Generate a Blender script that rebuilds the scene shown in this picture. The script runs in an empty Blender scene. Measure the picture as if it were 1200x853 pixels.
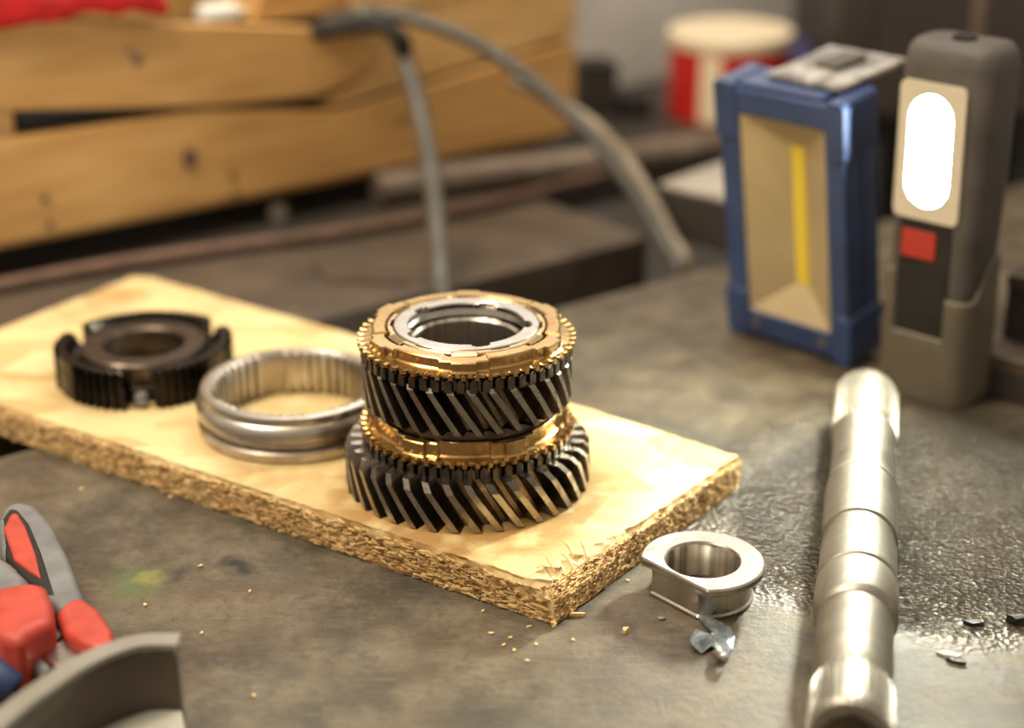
import bpy, bmesh, math, random
from math import sin, cos, pi, radians, tan, atan2, hypot
from mathutils import Vector, noise
random.seed(7)
C = bpy.context.scene.collection
S = bpy.context.scene

# ------------------------------------------------------------------ camera, world, lights
H = 0.295; PITCH = radians(22.3); FPX = 2000.0
cam = bpy.data.cameras.new('camera'); co = bpy.data.objects.new('camera', cam); C.objects.link(co)
co.location = (0, 0, H); co.rotation_euler = (pi/2-PITCH, 0, 0)
cam.sensor_width = 36; cam.lens = FPX*36/1200; cam.clip_start = .01; cam.clip_end = 50
cam.dof.use_dof = True; cam.dof.focus_distance = .578; cam.dof.aperture_fstop = 4.0; cam.dof.aperture_blades = 9
S.camera = co
S.view_settings.view_transform = 'Standard'; S.view_settings.look = 'None'
S.view_settings.exposure = 0.75; S.view_settings.gamma = 1; S.view_settings.use_curve_mapping = False
w = bpy.data.worlds.new('world'); S.world = w; w.use_nodes = True
w.node_tree.nodes['Background'].inputs[0].default_value = (.95, .80, .64, 1)
w.node_tree.nodes['Background'].inputs[1].default_value = .34
def area(name, loc, target, size, sizey, power, col):
    l = bpy.data.lights.new(name, 'AREA'); l.shape = 'RECTANGLE'; l.size = size; l.size_y = sizey
    l.energy = power; l.color = col
    o = bpy.data.objects.new(name, l); C.objects.link(o); o.location = loc
    o.rotation_euler = (Vector(target)-Vector(loc)).to_track_quat('-Z', 'Y').to_euler()
    return o
area('ceiling_lamp_left', (-.50, .42, 1.15), (-.02, .98, 0),   .45, .8, 12.0, (1, .86, .66))
area('window_light_back', (0, 3.0, 1.68), (.0, .6, 0), 1.1, 1.0, 7.5, (1, .93, .82))
area('added_back_fill', (.12, .98, 1.15), (.12, 1.05, 0), .7, .25, 4.0, (1, .93, .82))  # unseen fill added to brighten the back wall, tin lid and lamp tops
LED_STRENGTH = 360.0

# ------------------------------------------------------------------ camera-ray helper: where a sight line meets a plane of the place
Fv = Vector((0, cos(PITCH), -sin(PITCH))); Uv = Vector((0, sin(PITCH), cos(PITCH))); O = Vector((0, 0, H))
def ray(x, y): return Fv+Vector((1, 0, 0))*((x-600)/FPX)-Uv*((y-426.5)/FPX)
def at(x, y, z=0.0):
    d = ray(x, y); return O+d*((z-H)/d.z)
def aty(x, y, Y):
    d = ray(x, y); return O+d*(Y/d.y)

# ------------------------------------------------------------------ materials
def mat(name, c1, c2=None, scale=60, rough=.5, rough2=None, metal=0, bump=0, bscale=400, coat=0, stretch=(1, 1, 1), spec=.5, detail=6, lo=.35, hi=.65, trans=0):
    m = bpy.data.materials.new(name); m.use_nodes = True; nt = m.node_tree; N = nt.nodes; L = nt.links
    b = N['Principled BSDF']; b.inputs['Metallic'].default_value = metal; b.inputs['Roughness'].default_value = rough
    b.inputs['Base Color'].default_value = (*c1, 1); b.inputs['Coat Weight'].default_value = coat; b.inputs['Coat Roughness'].default_value = .12
    b.inputs['Specular IOR Level'].default_value = spec; b.inputs['Transmission Weight'].default_value = trans
    tc = N.new('ShaderNodeTexCoord'); mp = N.new('ShaderNodeMapping'); mp.inputs['Scale'].default_value = stretch
    L.new(tc.outputs['Object'], mp.inputs[0])
    if c2 or rough2 is not None:
        n = N.new('ShaderNodeTexNoise'); n.inputs['Scale'].default_value = scale; n.inputs['Detail'].default_value = detail
        L.new(mp.outputs[0], n.inputs['Vector'])
        r = N.new('ShaderNodeMapRange'); r.inputs['From Min'].default_value = lo; r.inputs['From Max'].default_value = hi
        L.new(n.outputs['Fac'], r.inputs['Value'])
        if c2:
            x = N.new('ShaderNodeMix'); x.data_type = 'RGBA'; x.inputs['A'].default_value = (*c1, 1); x.inputs['B'].default_value = (*c2, 1)
            L.new(r.outputs[0], x.inputs['Factor']); L.new(x.outputs['Result'], b.inputs['Base Color'])
        if rough2 is not None:
            q = N.new('ShaderNodeMapRange'); q.inputs['To Min'].default_value = rough; q.inputs['To Max'].default_value = rough2
            L.new(r.outputs[0], q.inputs['Value']); L.new(q.outputs[0], b.inputs['Roughness'])
    if bump:
        n2 = N.new('ShaderNodeTexNoise'); n2.inputs['Scale'].default_value = bscale; n2.inputs['Detail'].default_value = 5
        L.new(mp.outputs[0], n2.inputs['Vector'])
        bp = N.new('ShaderNodeBump'); bp.inputs['Strength'].default_value = 1; bp.inputs['Distance'].default_value = bump
        L.new(n2.outputs['Fac'], bp.inputs['Height']); L.new(bp.outputs[0], b.inputs['Normal'])
    return m

STEEL = mat('oiled_gear_steel', (.42, .39, .35), (.20, .165, .13), 150, .22, .42, 1, .00006, 900, lo=.4, hi=.75)
DARK_FLANK = mat('darker_flank_steel', (.25, .21, .17), (.11, .088, .066), 160, .24, .4, 1, .00006, 900)  # darker steel for the tooth flanks and roots
STEEL_DARK = mat('dark_gear_steel', (.19, .165, .14), (.08, .065, .05), 160, .22, .4, 1, .00006, 900)
STEEL_BRIGHT = mat('machined_steel', (.55, .52, .48), (.38, .34, .30), 90, .22, .34, 1, .00003, 1200, stretch=(1, 1, .15))
STEEL_SATIN = mat('satin_steel', (.58, .54, .48), (.42, .37, .31), 90, .3, .45, 1, .00006, 800)
SHAFT = mat('worn_shaft_steel', (.41, .385, .33), (.27, .24, .19), 80, .40, .56, 1, .00008, 700)
HUB = mat('blackened_oily_steel', (.035, .03, .026), (.02, .016, .013), 140, .18, .4, .9, .0001, 700)
HUBFACE = mat('hub_face_steel', (.13, .10, .08), (.06, .045, .035), 140, .3, .5, .9, .0001, 700)
BORE = mat('bore_steel_painted_reflections', (.75, .70, .62), (.22, .18, .14), 260, .30, .45, 1, .0001, 500, stretch=(1, 1, .02), lo=.42, hi=.6)  # vertical reflection streaks put into the colour
BRASS = mat('oiled_brass', (.54, .37, .16), (.34, .19, .065), 110, .2, .38, 1, .00005, 900, lo=.4, hi=.8)
BRASS_LIGHT = mat('pale_brass', (.62, .47, .26), (.48, .33, .16), 110, .24, .4, 1, .00005, 900, lo=.4, hi=.8)
RUBBER = mat('dusty_black_rubber', (.055, .048, .042), (.095, .08, .068), 40, .55, .7, 0, .0001, 900)
BLACKP = mat('black_plastic', (.016, .014, .013), (.028, .024, .021), 50, .5, .6, spec=.2)
BASEGREY = mat('grey_tan_plastic', (.105, .085, .06), (.14, .115, .08), 40, .5, .6)
BLUE = mat('blue_tool_plastic', (.035, .065, .175), (.025, .045, .12), 40, .38, .5)
PALEGREY = mat('pale_grey_plastic', (.34, .32, .29), (.15, .14, .13), 90, .45, .55, lo=.45, hi=.55)
TANREF = mat('tan_reflector', (.50, .40, .24), (.42, .33, .19), 30, .38, .5, .25)
YELLOW = mat('yellow_led_strip', (.80, .60, .05), None, rough=.45)
BEZEL = mat('lamp_bezel', (.62, .55, .42), None, rough=.45)
REDBTN = mat('red_button', (.40, .025, .015), None, rough=.55)
REDPL = mat('red_plastic_grip', (.52, .060, .036), (.38, .04, .022), 120, .4, .55, 0, .0001, 600)
GREYGRIP = mat('grey_grip', (.20, .205, .21), (.13, .13, .135), 70, .38, .5)
TINRED = mat('tin_red', (.50, .02, .015), None, rough=.35)
CREAM = mat('tin_cream', (.78, .66, .46), None, rough=.4)
CRATEW = mat('crate_wood', (.62, .36, .12), (.44, .225, .065), 14, .55, .7, 0, .0004, 90, stretch=(1, 1, 6), lo=.3, hi=.7)
CRATEW2 = mat('crate_wood_pale', (.72, .46, .18), (.52, .29, .09), 12, .55, .7, 0, .0004, 90, stretch=(1, 1, 6), lo=.3, hi=.7)
OLDWOOD = mat('old_oily_planks', (.100, .074, .050), (.052, .038, .026), 22, .5, .65, 0, .0004, 120, stretch=(1, 1, 1))
SHADED_PLANKS = mat('shade_darkened_planks', (.045, .034, .025), (.022, .017, .013), 22, .5, .65, 0, .0004, 120)  # near-black tone: shade under the crate put into the plank colour
HOSE = mat('grey_rubber_hose', (.10, .092, .078), (.065, .06, .05), 60, .42, .55)
HOSE_TAN = mat('tan_rubber_hose', (.27, .22, .15), (.19, .15, .10), 60, .45, .55)
RUST = mat('rusty_brown_steel', (.155, .085, .058), (.10, .06, .04), 60, .45, .6, .3)
PIPE = mat('dirty_pipe_steel', (.20, .155, .115), (.12, .085, .06), 40, .42, .55, .3)
DARK = mat('dark_painted_steel', (.045, .036, .03), (.03, .023, .02), 30, .45, .6)
DARKBAR = mat('dirty_dark_bar', (.15, .11, .08), (.09, .065, .05), 60, .4, .55, .4)
PLASTER = mat('plaster_wall', (.80, .77, .72), (.55, .52, .47), 9, .8, .9, 0, .0005, 60)
FLOORM = mat('workshop_floor', (.05, .043, .036), (.035, .03, .025), 6, .7, .8)
REDCLOTH = mat('red_cloth', (.36, .008, .008), (.20, .005, .005), 60, .75, .85, spec=.15)
WHITEP = mat('white_plastic', (.7, .7, .62), None, rough=.3)
SCRAP = mat('blue_grey_foil', (.24, .27, .28), (.10, .12, .135), 300, .35, .5, .3, .0003, 500)
DIRT_AND_SHADE = mat('black_dirt_and_gap_shade', (.012, .010, .008), None, rough=.5, bump=.0005, bscale=600)  # black for dirt lumps, and for the shade filler in the crate
CHIP = mat('pale_wood_chip', (.80, .58, .28), (.6, .38, .15), 300, .7)
CHIP2 = mat('brown_wood_chip', (.30, .16, .06), (.16, .085, .03), 300, .7)
CHIP3 = mat('tan_wood_chip', (.58, .38, .16), (.42, .25, .09), 300, .7)

def board_mat():                      # pressed large pale flakes, a few brown ones, oil stains
    m = bpy.data.materials.new('pressed_flake_board'); m.use_nodes = True; nt = m.node_tree; N = nt.nodes; L = nt.links
    b = N['Principled BSDF']; b.inputs['Roughness'].default_value = .62
    tc0 = N.new('ShaderNodeTexCoord'); tc = N.new('ShaderNodeVectorMath'); tc.inputs[1].default_value = (-.09, .64, 0); L.new(tc0.outputs['Object'], tc.inputs[0])   # bench coordinates
    n = N.new('ShaderNodeTexNoise'); n.inputs['Scale'].default_value = 35; n.inputs['Detail'].default_value = 3
    L.new(tc.outputs[0], n.inputs['Vector'])
    ad = N.new('ShaderNodeMix'); ad.data_type = 'VECTOR'; ad.inputs['Factor'].default_value = .010
    L.new(tc.outputs[0], ad.inputs['A']); L.new(n.outputs['Color'], ad.inputs['B'])
    v = N.new('ShaderNodeTexVoronoi'); v.inputs['Scale'].default_value = 42; v.inputs['Randomness'].default_value = 1
    mp = N.new('ShaderNodeMapping'); mp.inputs['Scale'].default_value = (.6, 1.35, 1.0); mp.inputs['Rotation'].default_value = (0, 0, .55)
    L.new(ad.outputs['Result'], mp.inputs[0]); L.new(mp.outputs[0], v.inputs['Vector'])
    cr = N.new('ShaderNodeValToRGB'); e = cr.color_ramp.elements
    e[0].position = 0; e[0].color = (.62, .45, .19, 1); e[1].position = 1; e[1].color = (.52, .35, .14, 1)
    for p, c in ((.2, (.74, .60, .31)), (.45, (.66, .50, .23)), (.7, (.78, .65, .36)), (.9, (.60, .43, .19))):
        q = e.new(p); q.color = (*c, 1)
    sp = N.new('ShaderNodeSeparateColor'); L.new(v.outputs['Color'], sp.inputs[0]); L.new(sp.outputs[0], cr.inputs[0])
    # grain inside flakes
    g = N.new('ShaderNodeTexNoise'); g.inputs['Scale'].default_value = 70; g.inputs['Detail'].default_value = 8; g.inputs['Roughness'].default_value = .7
    mg = N.new('ShaderNodeMapping'); mg.inputs['Scale'].default_value = (1, 7, 1); mg.inputs['Rotation'].default_value = (0, 0, .62)
    L.new(tc.outputs[0], mg.inputs[0]); L.new(mg.outputs[0], g.inputs['Vector'])
    gr = N.new('ShaderNodeMapRange'); gr.inputs['From Min'].default_value = .52; gr.inputs['From Max'].default_value = .78; gr.inputs['To Max'].default_value = .55
    L.new(g.outputs['Fac'], gr.inputs['Value'])
    x = N.new('ShaderNodeMix'); x.data_type = 'RGBA'; x.inputs['B'].default_value = (.42, .22, .07, 1)
    L.new(gr.outputs[0], x.inputs['Factor']); L.new(cr.outputs[0], x.inputs['A'])
    # stains
    s = N.new('ShaderNodeTexNoise'); s.inputs['Scale'].default_value = 17; s.inputs['Detail'].default_value = 5
    L.new(tc.outputs[0], s.inputs['Vector'])
    sr = N.new('ShaderNodeMapRange'); sr.inputs['From Min'].default_value = .53; sr.inputs['From Max'].default_value = .72; sr.inputs['To Max'].default_value = .8
    L.new(s.outputs['Fac'], sr.inputs['Value'])
    # oil ring around the gear stack and knot spots
    last = None
    def spot(cx, cy, r0, r1, k):
        d = N.new('ShaderNodeVectorMath'); d.operation = 'DISTANCE'; d.inputs[1].default_value = (cx, cy, .014)
        L.new(ad.outputs['Result'], d.inputs[0])
        q = N.new('ShaderNodeMapRange'); q.inputs['From Min'].default_value = r0; q.inputs['From Max'].default_value = r1
        q.inputs['To Min'].default_value = k; q.inputs['To Max'].default_value = 0; L.new(d.outputs['Value'], q.inputs['Value']); return q
    acc = sr
    for a in ((-.010, .560, .046, .063, 1.0), (-.155, .672, .034, .052, .5), (-.19, .755, .003, .012, .8), (-.085, .625, .037, .05, .35), (-.135, .755, .004, .02, .4), (-.05, .54, .003, .018, .5)):
        q = spot(*a); mx = N.new('ShaderNodeMath'); mx.operation = 'MAXIMUM'; L.new(acc.outputs[0], mx.inputs[0]); L.new(q.outputs[0], mx.inputs[1]); acc = mx
    mu = N.new('ShaderNodeMath'); mu.operation = 'MULTIPLY'; L.new(acc.outputs[0], mu.inputs[0])
    s2 = N.new('ShaderNodeTexNoise'); s2.inputs['Scale'].default_value = 80; s2.inputs['Detail'].default_value = 6; L.new(tc.outputs[0], s2.inputs['Vector'])
    s3 = N.new('ShaderNodeMapRange'); s3.inputs['From Min'].default_value = .28; s3.inputs['From Max'].default_value = .52; L.new(s2.outputs['Fac'], s3.inputs['Value'])
    L.new(s3.outputs[0], mu.inputs[1])
    y = N.new('ShaderNodeMix'); y.data_type = 'RGBA'; y.inputs['B'].default_value = (.40, .235, .075, 1)
    L.new(mu.outputs[0], y.inputs['Factor']); L.new(x.outputs['Result'], y.inputs['A']); L.new(y.outputs['Result'], b.inputs['Base Color'])
    bp = N.new('ShaderNodeBump'); bp.inputs['Distance'].default_value = .0006; bp.inputs['Strength'].default_value = .8
    L.new(g.outputs['Fac'], bp.inputs['Height'])
    bp2 = N.new('ShaderNodeBump'); bp2.inputs['Distance'].default_value = .0003; L.new(v.outputs['Distance'], bp2.inputs['Height'])
    L.new(bp2.outputs[0], bp.inputs['Normal']); L.new(bp.outputs[0], b.inputs['Normal'])
    return m
BOARD = board_mat()

def bench_mat():                      # grimy steel plate: brown-grey mottling, scratches, an oily wet area, smudges
    m = bpy.data.materials.new('grimy_steel_plate'); m.use_nodes = True; nt = m.node_tree; N = nt.nodes; L = nt.links
    b = N['Principled BSDF']; b.inputs['Metallic'].default_value = .08; b.inputs['Specular IOR Level'].default_value = .4
    tc0 = N.new('ShaderNodeTexCoord'); tc = N.new('ShaderNodeVectorMath'); tc.inputs[1].default_value = (0, .3, -.9); L.new(tc0.outputs['Object'], tc.inputs[0])   # bench coordinates
    def ns(sc, det=6, rg=.6, st=(1, 1, 1), rot=0):
        mp = N.new('ShaderNodeMapping'); mp.inputs['Scale'].default_value = st; mp.inputs['Rotation'].default_value = (0, 0, rot)
        n = N.new('ShaderNodeTexNoise'); n.inputs['Scale'].default_value = sc; n.inputs['Detail'].default_value = det; n.inputs['Roughness'].default_value = rg
        L.new(tc.outputs[0], mp.inputs[0]); L.new(mp.outputs[0], n.inputs['Vector']); return n
    def rng(src, a, c, t0=0, t1=1):
        q = N.new('ShaderNodeMapRange'); q.inputs['From Min'].default_value = a; q.inputs['From Max'].default_value = c
        q.inputs['To Min'].default_value = t0; q.inputs['To Max'].default_value = t1; L.new(src, q.inputs['Value']); return q
    def mix(f, a, bcol):
        x = N.new('ShaderNodeMix'); x.data_type = 'RGBA'; L.new(f, x.inputs['Factor'])
        if isinstance(a, tuple): x.inputs['A'].default_value = (*a, 1)
        else: L.new(a, x.inputs['A'])
        x.inputs['B'].default_value = (*bcol, 1); return x.outputs['Result']
    def mth(op, a, bb):
        q = N.new('ShaderNodeMath'); q.operation = op; L.new(a, q.inputs[0])
        if isinstance(bb, (int, float)): q.inputs[1].default_value = bb
        else: L.new(bb, q.inputs[1])
        return q.outputs[0]
    big = ns(9, 5); mid = ns(45, 8, .7); fine = ns(260, 6, .7); scr = ns(60, 6, .7, (1, 14, 1), -.75)
    c = mix(rng(big.outputs['Fac'], .35, .65).outputs[0], (.100, .071, .040), (.060, .056, .044))
    c = mix(rng(mid.outputs['Fac'], .42, .72).outputs[0], c, (.185, .150, .098))
    c = mix(rng(fine.outputs['Fac'], .5, .75, 0, .7).outputs[0], c, (.05, .04, .03))
    c = mix(rng(scr.outputs['Fac'], .56, .76, 0, .7).outputs[0], c, (.24, .215, .16))
    blo = ns(24, 7, .75); c = mix(rng(blo.outputs['Fac'], .52, .62, 0, .65).outputs[0], c, (.042, .032, .022))
    def spot(cx, cy, r0, r1, col, k, c):
        wn = ns(60, 4)
        ad = N.new('ShaderNodeMix'); ad.data_type = 'VECTOR'; ad.inputs['Factor'].default_value = .02
        L.new(tc.outputs[0], ad.inputs['A']); L.new(wn.outputs['Color'], ad.inputs['B'])
        d = N.new('ShaderNodeVectorMath'); d.operation = 'DISTANCE'; d.inputs[1].default_value = (cx*.98+.01, cy*.98+.01, .01)
        L.new(ad.outputs['Result'], d.inputs[0])
        return mix(rng(d.outputs['Value'], r0, r1, k, 0).outputs[0], c, col)
    c = spot(-.131, .519, .001, .014, (.10, .15, .05), .75, c)
    c = spot(-.127, .522, .001, .006, (.30, .26, .06), .6, c)
    c = spot(-.098, .530, .002, .008, (.015, .013, .012), .9, c)
    c = spot(-.118, .525, .001, .006, (.02, .02, .018), .7, c)
    # oily area by the lamp and the shaft
    d = N.new('ShaderNodeVectorMath'); d.operation = 'DISTANCE'; d.inputs[1].default_value = (.160, .575, 0)
    L.new(tc.outputs[0], d.inputs[0])
    dd = mth('ADD', d.outputs['Value'], mth('MULTIPLY', big.outputs['Fac'], .10))
    dd = mth('ADD', dd, mth('MULTIPLY', mid.outputs['Fac'], .04))
    oil = rng(dd, .145, .185, 1, 0).outputs[0]
    c2 = N.new('ShaderNodeMix'); c2.data_type = 'RGBA'; L.new(mth('MULTIPLY', oil, .75), c2.inputs['Factor']); L.new(c, c2.inputs['A']); c2.inputs['B'].default_value = (.030, .025, .017, 1)
    L.new(c2.outputs['Result'], b.inputs['Base Color'])
    r1 = rng(mid.outputs['Fac'], .3, .7, .42, .62).outputs[0]
    rr = N.new('ShaderNodeMix'); rr.data_type = 'FLOAT'; L.new(oil, rr.inputs['Factor']); L.new(r1, rr.inputs['A']); rr.inputs['B'].default_value = .09
    L.new(rr.outputs['Result'], b.inputs['Roughness'])
    gt = N.new('ShaderNodeTexVoronoi'); gt.inputs['Scale'].default_value = 520; L.new(tc.outputs[0], gt.inputs['Vector'])
    g3 = ns(900, 3, .7)
    h = N.new('ShaderNodeMix'); h.data_type = 'FLOAT'; L.new(oil, h.inputs['Factor']); L.new(mth('MULTIPLY', fine.outputs['Fac'], .6), h.inputs['A']); L.new(mth('ADD', mth('MULTIPLY', gt.outputs['Distance'], 1.5), mth('MULTIPLY', g3.outputs['Fac'], .5)), h.inputs['B'])
    hh = mth('ADD', h.outputs['Result'], mth('MULTIPLY', mid.outputs['Fac'], .5))
    bp = N.new('ShaderNodeBump'); bp.inputs['Distance'].default_value = .0011; bp.inputs['Strength'].default_value = .9
    L.new(hh, bp.inputs['Height']); L.new(bp.outputs[0], b.inputs['Normal'])
    return m
BENCH = bench_mat()

def emit(name, col, st):
    m = bpy.data.materials.new(name); m.use_nodes = True; b = m.node_tree.nodes['Principled BSDF']
    b.inputs['Base Color'].default_value = (1, 1, 1, 1); b.inputs['Emission Color'].default_value = (*col, 1); b.inputs['Emission Strength'].default_value = st
    return m
LED = emit('led_light', (.98, 1, .84), LED_STRENGTH)

# ------------------------------------------------------------------ object helpers
def tag(o, label=None, cat=None, group=None, kind=None):
    if label: o['label'] = label
    if cat: o['category'] = cat
    if group: o['group'] = group
    if kind: o['kind'] = kind
    return o
def thing(name, label, cat, loc=(0, 0, 0), rotz=0, group=None):
    o = bpy.data.objects.new(name, None); o.empty_display_size = .02; C.objects.link(o); o.location = loc; o.rotation_euler = (0, 0, rotz)
    return tag(o, label, cat, group)
def obj(name, data, m, parent=None, angle=35, bevel=0, world=True, smooth=True, loc=None):
    v, f = data
    off = Vector((0, 0, 0))
    if parent is not None and world: off = wloc(parent)
    if parent is None and world and loc is not None: off = Vector(loc)
    me = bpy.data.meshes.new(name); me.from_pydata([tuple(Vector(p)-off) for p in v], [], f); 
    bm = bmesh.new(); bm.from_mesh(me); bmesh.ops.recalc_face_normals(bm, faces=bm.faces); bm.to_mesh(me); bm.free()
    for mm in (m if isinstance(m, (list, tuple)) else [m]): me.materials.append(mm)
    if smooth:
        me.shade_smooth(); me.set_sharp_from_angle(angle=radians(angle))
    o = bpy.data.objects.new(name, me); C.objects.link(o)
    if parent is not None: o.parent = parent
    elif loc is not None: o.location = loc
    if bevel:
        b = o.modifiers.new('bevel', 'BEVEL'); b.width = bevel; b.segments = 3; b.limit_method = 'ANGLE'; b.angle_limit = radians(40)
    return o
def wloc(p):
    v = Vector((0, 0, 0))
    while p is not None: v += p.location; p = p.parent
    return v
def join(*ds):
    V = []; F = []
    for v, f in ds:
        k = len(V); V += [tuple(p) for p in v]; F += [tuple(i+k for i in q) for q in f]
    return V, F
def box(c, s, rz=0, u=None):
    hx, hy, hz = s[0]/2, s[1]/2, s[2]/2; c = Vector(c)
    v = []
    for x, y, z in ((-1,-1,-1),(1,-1,-1),(1,1,-1),(-1,1,-1),(-1,-1,1),(1,-1,1),(1,1,1),(-1,1,1)):
        p = Vector((x*hx, y*hy, 0)); v.append(tuple(c+Vector((p.x*cos(rz)-p.y*sin(rz), p.x*sin(rz)+p.y*cos(rz), z*hz))))
    return v, [(0,3,2,1),(4,5,6,7),(0,1,5,4),(1,2,6,5),(2,3,7,6),(3,0,4,7)]
def prism(pts, vec):                 # polygon (3-D points) swept along a vector
    n = len(pts); vec = Vector(vec); v = [tuple(p) for p in pts]+[tuple(Vector(p)+vec) for p in pts]
    return v, [tuple(range(n))[::-1], tuple(range(n, 2*n))]+[(i, (i+1) % n, n+(i+1) % n, n+i) for i in range(n)]
def loft(rings, closed=True, caps=False):   # rings: lists of points, same count, joined in turn; closed joins last to first
    n = len(rings[0]); V = [tuple(p) for r in rings for p in r]; F = []
    m = len(rings)
    for a in range(m if closed else m-1):
        b = (a+1) % m
        for i in range(n):
            j = (i+1) % n; F.append((a*n+i, a*n+j, b*n+j, b*n+i))
    if caps: F += [tuple(range(n))[::-1], tuple(range((m-1)*n, m*n))]
    return V, F
def ringpts(c, ths, fr, z, tw=0):
    out = []
    for t in ths:
        r = fr(t) if callable(fr) else fr; zz = z(t) if callable(z) else z
        out.append((c[0]+r*cos(t+tw), c[1]+r*sin(t+tw), c[2]+zz))
    return out
def lathe(c, prof, n=96, closed=True, caps=False):
    ths = [2*pi*i/n for i in range(n)]
    return loft([ringpts(c, ths, r, z) for r, z in prof], closed, caps)
def tube(pts, rad, n=14, close_ends=True):
    P = [Vector(p) for p in pts]
    Q = []; m = len(P)                # Catmull-Rom resample
    for i in range(m-1):
        p0 = P[max(i-1, 0)]; p1 = P[i]; p2 = P[i+1]; p3 = P[min(i+2, m-1)]
        for k in range(8):
            t = k/8; Q.append(.5*((2*p1)+(p2-p0)*t+(2*p0-5*p1+4*p2-p3)*t*t+(3*p1-p0-3*p2+p3)*t**3))
    Q.append(P[-1]); rings = []; up = Vector((0.03, .02, 1)).normalized(); prev = None
    for i, q in enumerate(Q):
        d = (Q[min(i+1, len(Q)-1)]-Q[max(i-1, 0)]).normalized()
        if prev is None: a = d.cross(up); a = a.normalized() if a.length > .01 else d.orthogonal().normalized()
        else: a = (prev-d*prev.dot(d)).normalized()
        prev = a; b = d.cross(a); r = rad(i/(len(Q)-1)) if callable(rad) else rad
        rx, ry = r if isinstance(r, tuple) else (r, r)
        rings.append([q+a*rx*cos(2*pi*k/n)+b*ry*sin(2*pi*k/n) for k in range(n)])
    return loft(rings, False, True)
def rough_poly(pts, z0, z1, jit, seed=0):
    r = random.Random(seed)
    b = [(p[0], p[1], z0) for p in pts]; t = [(p[0]+r.uniform(-jit, jit), p[1]+r.uniform(-jit, jit), z1+r.uniform(-jit, jit)*.4) for p in pts]
    n = len(pts); return b+t, [tuple(range(n))[::-1], tuple(range(n, 2*n))]+[(i, (i+1) % n, n+(i+1) % n, n+i) for i in range(n)]

# ------------------------------------------------------------------ setting
D = Vector((.8, .6, 0)); NB = Vector((-.6, .8, 0))     # along the benches / away from the camera
def bl(a, b, z=0.0, o=Vector((0, 0, 0))): return o+D*a+NB*b+Vector((0, 0, z))
tag(obj('floor', prism([(-2, -1.5, -.92), (3, -1.5, -.92), (3, 4, -.92), (-2, 4, -.92)], (0, 0, .02)), FLOORM), kind='structure')
wq = Vector((.06, 1.275, 0))
tag(obj('wall_back', prism([bl(-1.6, 0, -.9, wq), bl(1.9, 0, -.9, wq), bl(1.9, .08, -.9, wq), bl(-1.6, .08, -.9, wq)], (0, 0, 1.22)), PLASTER), kind='structure')

# steel bench in front; its back edge runs through E0 along D
E0 = Vector((-.206, .6211, 0))
wb = thing('workbench', 'grimy steel-topped workbench the gears and tools lie on', 'workbench', (0, .3, -.9))
obj('benchtop', prism([bl(-.55, 0, -.03, E0), bl(-.55, -.75, -.03, E0), bl(1.0, -.75, -.03, E0), bl(1.0, 0, -.03, E0)], (0, 0, .03)), BENCH, wb, bevel=.0015)
for a, b in ((-.5, -.7), (-.5, -.05), (.95, -.7), (.95, -.05)):
    p = bl(a, b, -.465, E0); obj('leg', box(p, (.05, .05, .87), .6435), DARK, wb)
obj('rail', prism([bl(-.47, -.03, -.09, E0), bl(.92, -.03, -.09, E0), bl(.92, -.06, -.09, E0), bl(-.47, -.06, -.09, E0)], (0, 0, .06)), DARK, wb)
# older plank bench behind it, across a gap
B0 = Vector((-.0877, .7814, 0))
ob = thing('plank_bench', 'old brown oily plank bench behind the gap, under the crate', 'workbench', (0, 1.0, -.9))
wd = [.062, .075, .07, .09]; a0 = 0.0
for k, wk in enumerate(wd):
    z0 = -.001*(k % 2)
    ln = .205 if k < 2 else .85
    obj('plank', prism([bl(-.75, a0+.0012, z0-.03, B0), bl(ln, a0+.0012, z0-.03, B0), bl(ln, a0+wk-.0012, z0-.03, B0), bl(-.75, a0+wk-.0012, z0-.03, B0)], (0, 0, .03)), OLDWOOD if k < 2 else SHADED_PLANKS, ob, bevel=.0012)
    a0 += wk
for a, b in ((-.6, .03), (-.6, .26), (.75, .17), (.75, .26), (.12, .03)):
    obj('leg', box(bl(a, b, -.465, B0), (.05, .05, .87), .6435), DARK, ob)

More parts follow.
